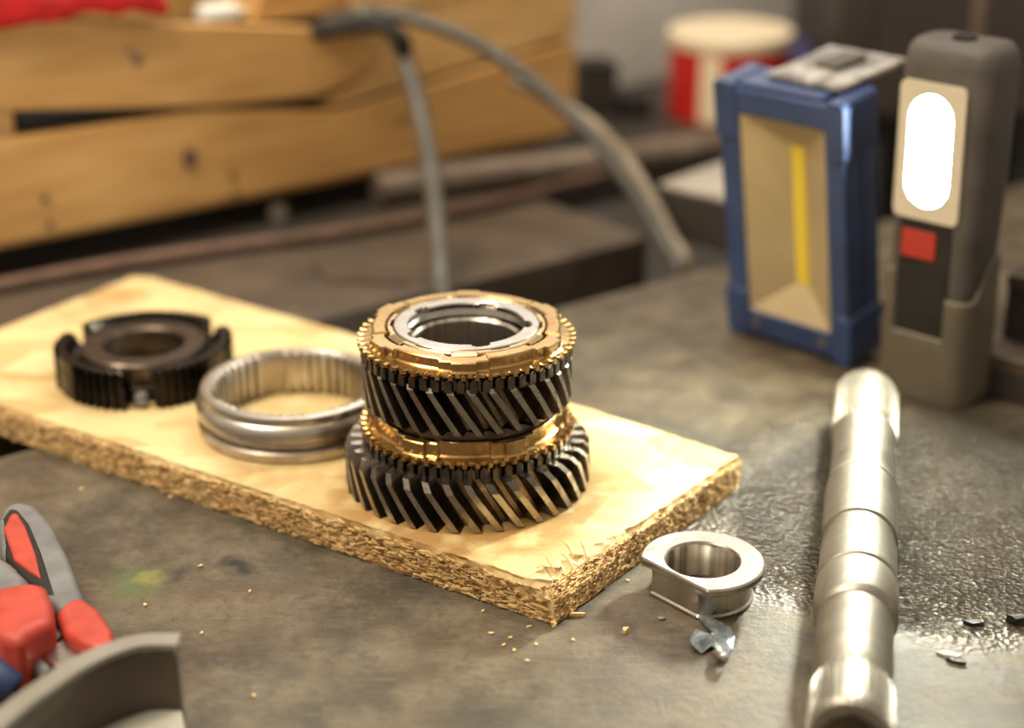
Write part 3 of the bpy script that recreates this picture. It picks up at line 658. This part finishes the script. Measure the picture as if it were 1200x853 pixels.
rimp = [at(x, y, .030) for x, y in ((206, 760), (170, 760), (137, 769), (100, 786), (66, 808), (30, 834), (0, 860), (-35, 898), (-62, 940))]
def sheet(path, w_, z0, z1):          # standing curved sheet of thickness w_, z0..z1
    m = len(path); outer = []; inner = []
    for i, p in enumerate(path):
        t = (path[min(i+1, m-1)]-path[max(i-1, 0)]); t.z = 0; t.normalize(); n = Vector((t.y, -t.x, 0))
        if n.y < 0: n = -n
        outer.append(Vector((p.x, p.y, 0))+n*w_); inner.append(Vector((p.x, p.y, 0)))
    poly = outer+inner[::-1]; v = []; f = []
    k = len(path)
    for z in (z0, z1):
        v += [q+Vector((0, 0, z)) for q in outer]+[q+Vector((0, 0, z)) for q in inner]
    for i in range(k-1):
        a, b = i, i+1
        f += [(a, b, 2*k+b, 2*k+a), (k+a, k+b, 3*k+b, 3*k+a), (a, b, k+b, k+a), (2*k+a, 2*k+b, 3*k+b, 3*k+a)]
    f += [(0, k, 3*k, 2*k), (k-1, 2*k-1, 4*k-1, 3*k-1)]
    return v, f
def resample(path, n=5):
    Q = []; m = len(path)
    for i in range(m-1):
        p0 = path[max(i-1, 0)]; p1 = path[i]; p2 = path[i+1]; p3 = path[min(i+2, m-1)]
        for k in range(n):
            t = k/n; Q.append(.5*((2*p1)+(p2-p0)*t+(2*p0-5*p1+4*p2-p3)*t*t+(3*p1-p0-3*p2+p3)*t**3))
    return Q+[path[-1]]
rp = resample(rimp)
cr_ = thing('curved_bracket', 'blurred curved grey steel rim in the bottom left corner, nearest the camera', 'bracket', (rimp[3].x, rimp[3].y, 0))
obj('curved_wall', sheet(rp, .0042, .0, .030), mat('dull_brown_steel', (.085, .062, .045), (.06, .045, .032), 60, .5, .6, .3), cr_, bevel=.0006)
obj('rim_band', sheet(rp, .0066, .0280, .0312), mat('dull_grey_rim', (.30, .28, .24), (.24, .22, .18), 60, .4, .5, .5), cr_)
fp = [p+(Vector((-.030, .36, p.z))-p).normalized()*0 for p in rp]
inn = [Vector((p.x, p.y, 0))+(Vector((-.085, .385, 0))-Vector((p.x, p.y, 0)))*.45 for p in rp]
fv = [Vector((p.x, p.y, .009)) for p in rp]+[q+Vector((0, 0, .009)) for q in inn]
k = len(rp)
fv += [v-Vector((0, 0, .0085)) for v in fv]
ff = []
for i in range(k-1): ff += [(i, i+1, k+i+1, k+i), (2*k+i, 2*k+i+1, 3*k+i+1, 3*k+i), (k+i, k+i+1, 3*k+i+1, 3*k+i), (i, i+1, 2*k+i+1, 2*k+i)]
ff += [(0, k, 3*k, 2*k), (k-1, 2*k-1, 4*k-1, 3*k-1)]
obj('inner_flange', (fv, ff), mat('pale_flange', (.48, .47, .40), (.38, .36, .30), 60, .4, .5, .3), cr_, bevel=.0006)

# ------------------------------------------------------------------ crate on the plank bench
P0 = Vector((-.1303, .9307, 0))
def cp(u, z, d=0): return P0+D*u+NB*d+Vector((0, 0, z))
ct = thing('wooden_crate', 'rough slatted wooden crate on the plank bench at the back left', 'crate', cp(0, 0, .06))
def plank(poly, d0, d1, m=CRATEW, nm='plank'):
    return obj(nm, prism([cp(u, z, d0) for u, z in poly], NB*(d1-d0)), m, ct, bevel=.0012)
plank([(-.30, .020), (-.10, .0195), (.09, .021), (.2103, .0205), (.2135, .034), (.2128, .0775), (.196, .0765), (.12, .068), (.041, .0590), (-.044, .0715), (-.15, .0735), (-.30, .078)], 0, .009)
plank([(-.30, .098), (-.157, .0885), (-.044, .0742), (.025, .0695), (.052, .0765), (.066, .0870), (.070, .104), (.02, .1095), (-.0605, .1206), (-.151, .1346), (-.30, .143)], -.001, .008, CRATEW)
plank([(.030, .0635), (.041, .0625), (.12, .0715), (.196, .0805), (.2128, .0815), (.213, .118), (.12, .112), (.060, .106), (.0675, .0965), (.0665, .0860), (.053, .0755)], .001, .010, CRATEW2)
plank([(.055, .1085), (.12, .1145), (.213, .121), (.213, .16), (.05, .15)], .0005, .0095, CRATEW2)
for u in (-.29, -.165, .190):      # posts inside
    plank([(u, .022), (u+.0185, .022), (u+.0185, .13), (u, .13)], .0102, .024, CRATEW2, 'post')
for px_, py_, ra, rb in ((222, 185, .0042, .0058), (160, 70, .003, .0035)):
    dd_ = ray(px_, py_); q_ = O+dd_*((P0-O).dot(NB)/dd_.dot(NB)); q_ = q_-NB*.0013
    ksec = [q_+D*ra*cos(2*pi*i/14)*(1+.2*sin(3*i))+Vector((0, 0, rb*sin(2*pi*i/14))) for i in range(14)]
    obj('knot', prism(ksec, NB*.002), RUST, ct)
for px_, py_ in ((52, 232), (58, 262), (272, 205), (276, 228), (470, 140), (150, 60)):
    dd_ = ray(px_, py_); q_ = O+dd_*((P0-O).dot(NB)/dd_.dot(NB)); q_ = q_-NB*.0016
    obj('nail_head', prism([q_+D*.0018*cos(2*pi*i/10)+Vector((0, 0, .0018*sin(2*pi*i/10))) for i in range(10)], NB*.002), STEEL_DARK, ct)
DC = .115
for z0, z1 in ((.02, .065), (.072, .118)):
    obj('end_plank', prism([cp(.2125, z0, .011), cp(.2035, z0, .011), cp(.2035, z1, .011), cp(.2125, z1, .011)], NB*(DC-.012)), CRATEW2, ct, bevel=.001)
    obj('back_plank', prism([cp(-.30, z0, DC), cp(.2125, z0, DC), cp(.2125, z1, DC), cp(-.30, z1, DC)], NB*.009), CRATEW, ct, bevel=.001)
for d in (.012, .046, .080):
    obj('bottom_board', prism([cp(-.30, .014, d), cp(.21, .014, d), cp(.21, .0195, d), cp(-.30, .0195, d)], NB*.03), CRATEW, ct)
for u in (-.26, .17):
    obj('runner', prism([cp(u, -.0005, .005), cp(u+.02, -.0005, .005), cp(u+.02, .0138, .005), cp(u, .0138, .005)], NB*.07), OLDWOOD, ct)

# things on the crate
sk = cp(-.02, .07, .055)
tag(obj('gap_dark_filler', prism([cp(-.14, .0215, .030), cp(.19, .0215, .030), cp(.19, .092, .034), (cp(.03, .102, .036)), cp(-.14, .098, .034)], NB*.07), DIRT_AND_SHADE, None, loc=sk, bevel=.006), 'black filler added inside the crate to darken the gap between its planks', 'filler')  # black block added so the gap between the planks stays dark
def cloth():
    V = []; F = []; nu, nd = 40, 14
    for i in range(nu+1):
        for j in range(nd+1):
            u = -.27+.205*i/nu; d = -.008+.085*j/nd
            z = .1525-.085*(u+.27)*1.0*.55+.005*noise.noise(Vector((u*40, d*60, 0)))+.004*noise.noise(Vector((u*90, d*90, 3)))-(.006 if j == 0 else 0)
            V.append(cp(u, z-.004, d))
    m = len(V); V += [v-Vector((0, 0, .0035)) for v in V]
    q = lambda i, j: i*(nd+1)+j
    for i in range(nu):
        for j in range(nd):
            a = (q(i, j), q(i+1, j), q(i+1, j+1), q(i, j+1)); F.append(a); F.append(tuple(x+m for x in a[::-1]))
    b = [q(i, 0) for i in range(nu+1)]+[q(nu, j) for j in range(1, nd+1)]+[q(i, nd) for i in range(nu-1, -1, -1)]+[q(0, j) for j in range(nd-1, 0, -1)]
    for i in range(len(b)): F.append((b[i], b[(i+1) % len(b)], b[(i+1) % len(b)]+m, b[i]+m))
    return V, F
tag(obj('red_cloth', cloth(), REDCLOTH, None, loc=cp(-.16, .14, .03), angle=60), 'crumpled red cloth draped along the top of the crate', 'cloth')
bo_ = cp(-.018, .1165, .028)
bt_ = thing('plastic_bottle', 'small whitish plastic bottle lying on the crate top right of the red cloth', 'bottle', bo_)
obj('bottle_body', tube([bo_+D*-.012, bo_+D*-.008, bo_+D*.006, bo_+D*.010], lambda t: .0068*(1-.6*max(0, (abs(t-.5)-.32)/.18)), 20), WHITEP, bt_)
obj('cap', tube([bo_+D*.0102, bo_+D*.013, bo_+D*.015], .0030, 16), WHITEP, bt_)
r_ = thing('wood_offcut', 'brown wood offcut resting across the top of the crate behind the hoses', 'wood', cp(.02, .125, .03))
obj('offcut', prism([cp(-.005, .112, .012), cp(.055, .112, .012), cp(.060, .135, .012), cp(.0, .130, .012)], NB*.045), CRATEW, r_, bevel=.002)

# ------------------------------------------------------------------ hoses, rods, pipe
def hose(name, label, pts, r, m):
    P_ = [aty(x, y, Y) for x, y, Y in pts]
    P_.append(P_[-1]+Vector((.002, -.004, -.05))); P_.append(P_[-1]+Vector((.001, -.001, -.12)))
    o = obj(name, tube(P_, r, 14), m, None, loc=P_[0], angle=60); tag(o, label, 'hose', 'hoses looping off the crate'); return o
hose('rubber_hose', 'grey hose hanging nearly straight down from the crate top behind the gear stack', [(330, 30, .985), (380, 28, .965), (425, 16, .95), (455, 30, .955), (478, 80, .94), (496, 150, .915), (508, 220, .870), (514, 290, .822), (517, 340, .796)], lambda t: .0044+.0010*t, HOSE)
hose('rubber_hose', 'dark grey hose arching from the crate top down to the bench gap', [(370, 34, .975), (410, 20, .96), (450, 16, .955), (500, 27, .95), (560, 52, .945), (620, 92, .935), (680, 146, .92), (725, 200, .905), (760, 252, .89), (785, 295, .875), (795, 318, .862)], .0040, HOSE)
hose('rubber_hose', 'tan hose running beside the arching grey hose down to the gap', [(600, 95, .965), (650, 118, .955), (695, 145, .94), (735, 188, .925), (765, 236, .905), (788, 280, .887), (804, 314, .872)], .0036, HOSE_TAN)
def rod(name, label, cat, pts, z, r, m):
    P_ = [at(x, y, z) for x, y in pts]; return tag(obj(name, tube(P_, r, 14), m, None, loc=P_[0], angle=60), label, cat)
cbp = [aty(x, y, Y) for x, y, Y in ((250, 20, .975), (310, 34, .955), (360, 38, .948), (405, 33, .944), (440, 30, .941), (470, 44, .938), (474, 62, .942))]
tag(obj('black_cable', tube(cbp, .0042, 12), BLACKP, None, loc=cbp[0], angle=60), 'short black cable along the crate edge where the hoses cross', 'cable')
rod('rusty_rod', 'thin rusty brown rod lying along the plank bench in front of the crate', 'rod', [(-60, 346), (100, 315), (250, 292), (400, 272), (520, 250), (640, 222), (745, 195)], .0036, .0036, RUST)
rod('steel_pipe', 'thick dirty brown pipe lying behind the rod, passing under the hoses', 'pipe', [(440, 222), (560, 205), (700, 190), (870, 166)], .0095, .0098, PIPE)
bq = at(325, 250, .006)
bo2 = thing('hex_bolt', 'small greasy bolt on the plank bench under the crate front', 'bolt', (bq.x, bq.y, 0))
obj('bolt_head', tube([bq, bq+Vector((.001, .004, 0))], .0060, 6), STEEL_SATIN, bo2, smooth=False)
obj('shank', tube([bq+Vector((.001, .004, 0)), bq+Vector((.004, .018, -.002))], .0032, 12), STEEL_DARK, bo2)
pq = at(420, 318, .0012)
tag(obj('metal_strip', prism([at(365, 308, .002), at(462, 315, .002), at(478, 330, .002), at(385, 326, .002)], (0, 0, -.0018)), DARKBAR, None, loc=pq), 'flat dull metal strip lying on the near plank behind the board', 'strip')

# ------------------------------------------------------------------ tin and clutter at the back
tcx = aty(852, 150, 1.185); TX = tcx.x; TY = 1.19; TR = .0425; TZ = aty(852, 34, 1.19).z
tn = thing('round_tin', 'red tin with cream stripe and cream lid behind the blue light', 'tin', (TX, TY, 0))
obj('tin_body', lathe((TX, TY, 0), [(TR-.001, 0), (TR, .001), (TR, TZ-.010), (TR-.0008, TZ-.009)], 64, False, True), TINRED, tn)
obj('tin_lid', lathe((TX, TY, TZ-.0095), [(TR+.0006, 0), (TR+.001, .001), (TR+.001, .0085), (TR, .0095), (TR-.002, .0095), (TR-.003, .0085)], 64, False, True), CREAM, tn)
sa = [radians(a) for a in range(236, 258, 2)]
obj('label_stripe', loft([[(TX+(TR+.0003)*cos(a), TY+(TR+.0003)*sin(a), z) for a in sa]+[(TX+(TR-.001)*cos(a), TY+(TR-.001)*sin(a), z) for a in sa[::-1]] for z in (.002, TZ-.011)], False, True), CREAM, tn)
cq = aty(715, 112, 1.16)
ck = thing('clutter_box', 'small black box standing at the wall between crate and red tin', 'box', (cq.x-.008, 1.19, 0))
obj('box_body', box((cq.x-.010, 1.195, .016), (.026, .03, .032), .3), DARK, ck, bevel=.001)
obj('box_lid', box((cq.x-.010, 1.195, .034), (.028, .032, .004), .3), BLACKP, ck, bevel=.001)
ck2 = thing('wire_coil', 'black coil of wire lying beside the black box at the wall', 'wire', (cq.x+.02, 1.19, 0))
for i in range(3):
    obj('loop', tube([(cq.x+.018+.012*cos(a), 1.185+.012*sin(a), .002+.0035*i+.001*sin(3*a)) for a in [2*pi*k/12 for k in range(13)]], .0018, 8), BLACKP, ck2)
jb = aty(955, 52, 1.24)
bcu = thing('blue_cup', 'small blue plastic cup behind the work light beside the tin', 'cup', (jb.x, 1.27, 0))
obj('cup_wall', lathe((jb.x, 1.27, 0), [(.018, 0), (.0205, .034), (.0195, .034), (.017, .002)], 40, False, True), mat('violet_blue_plastic', (.12, .12, .30), None, rough=.4), bcu)
# dark machine cabinet at the right back, vertical rod before it
cb = thing('machine_cabinet', 'tall dark brown machine cabinet filling the upper right background', 'cabinet', (.42, 1.26, .001))
ca = aty(985, 60, 1.14)
obj('cabinet_body', box((ca.x+.25, 1.25, .266), (.50, .20, .53)), DARK, cb, bevel=.003)
obj('cabinet_door', box((ca.x+.25, 1.147, .26), (.45, .006, .50)), mat('cabinet_door_paint', (.05, .038, .033), (.04, .03, .026), 20, .45, .55), cb, bevel=.001)
obj('handle', box((ca.x+.06, 1.140, .2), (.012, .01, .08)), DARKBAR, cb, bevel=.001)
vr = aty(1150, 15, 1.02)
vs = thing('stand_rod', 'thin tan vertical rod on a foot behind the lit lamp', 'rod', (vr.x, 1.02, 0))
obj('rod', tube([(vr.x-.002, 1.02, .004), (vr.x-.001, 1.02, .08), (vr.x, 1.02, .16), (vr.x+.002, 1.02, .30)], .0042, 14), PIPE, vs)
obj('foot', lathe((vr.x-.002, 1.02, 0), [(.025, 0), (.025, .004), (.006, .006)], 32, False, True), DARK, vs)
# steel block with pale top behind the blue light
q0 = at(772, 214, .030)
dk = Vector((.74, -.67, 0)); dn = Vector((.67, .74, 0))
bk = thing('steel_block', 'dark block with pale worn top between the hoses and the blue light', 'block', (q0.x+.05, q0.y-.02, 0))
bsz = [q0, q0+dk*.075, q0+dk*.075+dn*.075, q0+dn*.075]
obj('block_body', prism([p-Vector((0, 0, .003)) for p in bsz], (0, 0, -.0275)), DARK, bk, bevel=.001)
obj('top_plate', prism([p for p in bsz], (0, 0, -.0028)), mat('pale_worn_plate', (.50, .45, .38), (.34, .30, .25), 40, .4, .55, .3), bk, bevel=.0008)
# stepped bar right of the lamp
r0 = at(1135, 462, 0)
ba = thing('stepped_steel_bar', 'heavy dark stepped steel bar on the bench right of the lit lamp', 'bar', (r0.x+.05, r0.y, 0))
e1 = Vector((.80, -.60, 0)); e2 = Vector((.60, .80, 0))
def bar(o, l, w_, h_, z=0): return prism([o+Vector((0, 0, z)), o+e1*l+Vector((0, 0, z)), o+e1*l+e2*w_+Vector((0, 0, z)), o+e2*w_+Vector((0, 0, z))], (0, 0, h_))
o0 = r0+e1*.002+e2*.003
obj('lower_step', bar(o0, .16, .070, .012), DARK, ba, bevel=.001)
obj('ledge', bar(o0-e2*.001, .16, .024, .007, .0125), DARKBAR, ba, bevel=.0008)
obj('upper_step', bar(o0+e2*.024, .16, .045, .030, .0125), DARK, ba, bevel=.001)
obj('top_cap', bar(o0+e2*.022, .16, .049, .006, .043), DARKBAR, ba, bevel=.0008)

# ------------------------------------------------------------------ scraps and crumbs on the bench
def scrap():
    out = [(818, 728), (828, 725), (840, 730), (856, 738), (861, 752), (858, 768), (849, 776), (838, 770), (833, 762), (822, 768), (811, 764), (808, 754), (815, 748), (827, 750), (834, 747), (826, 738)]
    ctr = (838, 752); V = []; F = []
    n = len(out)
    hz = [.0016, .002, .0012, .0008, .0022, .0030, .0022, .0036, .0018, .0010, .0028, .0015, .0030, .0012, .0022, .0008]
    for s in (1, .66, .33):
        for i, (x, y) in enumerate(out):
            p = at(ctr[0]+(x-ctr[0])*s, ctr[1]+(y-ctr[1])*s, 0); z = hz[i]*s+(1-s)*.0028+.0012*noise.noise(Vector((x*.3, y*.3, s*5)))
            V.append(Vector((p.x, p.y, max(.0005, z))))
    V.append(Vector((*at(*ctr, 0).xy, .0022)))
    for r in range(2):
        for i in range(n): j = (i+1) % n; F.append((r*n+i, r*n+j, (r+1)*n+j, (r+1)*n+i))
    for i in range(n): F.append((2*n+i, 2*n+(i+1) % n, 3*n))
    return V, F
so_ = obj('foil_scrap', scrap(), SCRAP, None, loc=at(838, 752, 0), smooth=False)
sm = so_.modifiers.new('thick', 'SOLIDIFY'); sm.thickness = .0003
tag(so_, 'crumpled blue-grey scrap lying in front of the flanged bushing', 'scrap')
fs = tube([at(838, 766, .0025), at(846, 769, .0035), at(853, 772, .003)], .0014, 8)
tag(obj('metal_curl', fs, STEEL_BRIGHT, None, loc=at(846, 769, 0)), 'shiny metal curl at the end of the blue-grey scrap', 'shaving')
def chip(name, label, cat, x, y, w_, h_, m, hz=.0012, group=None, seed=0, ang=0):
    r = random.Random(seed); c = at(x, y, 0); n = 7; pts = []
    for i in range(n):
        a = 2*pi*i/n; rr = r.uniform(.7, 1.1); dx, dy = w_*cos(a)*rr, h_*sin(a)*rr
        pts.append(Vector((c.x+dx*cos(ang)-dy*sin(ang), c.y+dx*sin(ang)+dy*cos(ang), 0)))
    return tag(obj(name, rough_poly(pts, 0.0001, hz, min(w_, h_)*.35, seed), m, None, loc=(c.x, c.y, 0), smooth=False), label, cat, group)
chip('wood_splinter', 'long pale wood splinter on the bench by the front corner of the board', 'splinter', 677, 722, .0035, .0007, CHIP, .0012, seed=3)
chip('wood_chip', 'pale wood crumb touching the front corner of the board', 'wood chip', 649, 734, .0011, .0012, CHIP, .0018, seed=4)
chip('wood_chip', 'pale orange wood crumb in the shadow left of the blue-grey scrap', 'wood chip', 733, 742, .0010, .0010, CHIP, .0018, seed=5)
chip('dirt_flake', 'small grey flake on the bench between board corner and bushing', 'flake', 774, 725, .0018, .0012, STEEL_SATIN, .0006, seed=6)
CRUMB_A = ['upper one left of the middle', 'in the middle of the group', 'highest on the right of the group', 'just left of the lowest pair', 'closest under the board edge', 'in the lowest row at the left', 'just below the corner crumb', 'right of the corner beside the splinter', 'farthest right, beside the bushing', 'lowest and nearest the camera']
for i, (x, y) in enumerate(((575, 743), (598, 748), (620, 735), (590, 757), (566, 717), (603, 763), (628, 756), (672, 751), (736, 681), (618, 775))):
    chip('wood_crumb', 'tiny crumb below the board corner, '+CRUMB_A[i], 'wood chip', x, y, .0009, .0005, CHIP, .0006, 'wood crumbs below the board corner', 20+i, .3*i)
CRUMB_B = ['above the pliers, farthest left', 'close under the left part of the board edge', 'just above and left of the black smudge', 'right of the black smudge', 'below the black smudge', 'at the bottom, right of the curved bracket', 'just below the green smear']
for i, (x, y) in enumerate(((96, 574), (200, 583), (235, 664), (293, 694), (237, 743), (298, 816), (170, 710))):
    chip('wood_crumb', 'tiny pale crumb on the bench '+CRUMB_B[i], 'wood chip', x, y, .0010, .0006, CHIP, .0007, 'crumbs between pliers and board', 40+i, .4*i)
chip('dirt_lump', 'black dirt lump right of the shaft', 'dirt', 1142, 732, .0040, .0016, DIRT_AND_SHADE, .0016, seed=8)
chip('dirt_lump', 'black dirt lump at the right edge of the photo', 'dirt', 1192, 730, .0040, .0022, DIRT_AND_SHADE, .003, seed=9)
chip('dirt_lump', 'black dirt flake beside a pale patch, lower right of the shaft', 'dirt', 1120, 776, .0035, .0012, DIRT_AND_SHADE, .0012, seed=10, ang=-.5)
chip('paint_flake', 'pale grey paint flake on the bench lower right of the shaft', 'flake', 1112, 768, .0045, .0018, mat('pale_paint', (.45, .43, .33), (.30, .27, .2), 300, .4, .5), .0007, seed=11, ang=-.4)
# grit nobody could count
r = random.Random(5); V = []; F = []
for _ in range(420):
    x = r.gauss(250, 70); y = r.gauss(700, 35)
    if r.random() < .35: x = r.uniform(650, 930); y = r.uniform(700, 850)
    c = at(x, y, 0); s = r.uniform(.00008, .00028); k = len(V)
    for a, b, z in ((-1, -.6, 0), (1, -.5, 0), (.2, 1, 0), (0, 0, 1.2)): V.append((c.x+a*s, c.y+b*s, .00005+z*s))
    F += [(k, k+2, k+1), (k, k+1, k+3), (k+1, k+2, k+3), (k+2, k, k+3)]
tag(obj('metal_grit', (V, F), mat('grit', (.55, .5, .38), None, rough=.3, metal=.5), None, loc=(0, .5, 0), smooth=False), 'fine glittering grit on the bench between pliers and bushing', 'grit', kind='stuff')
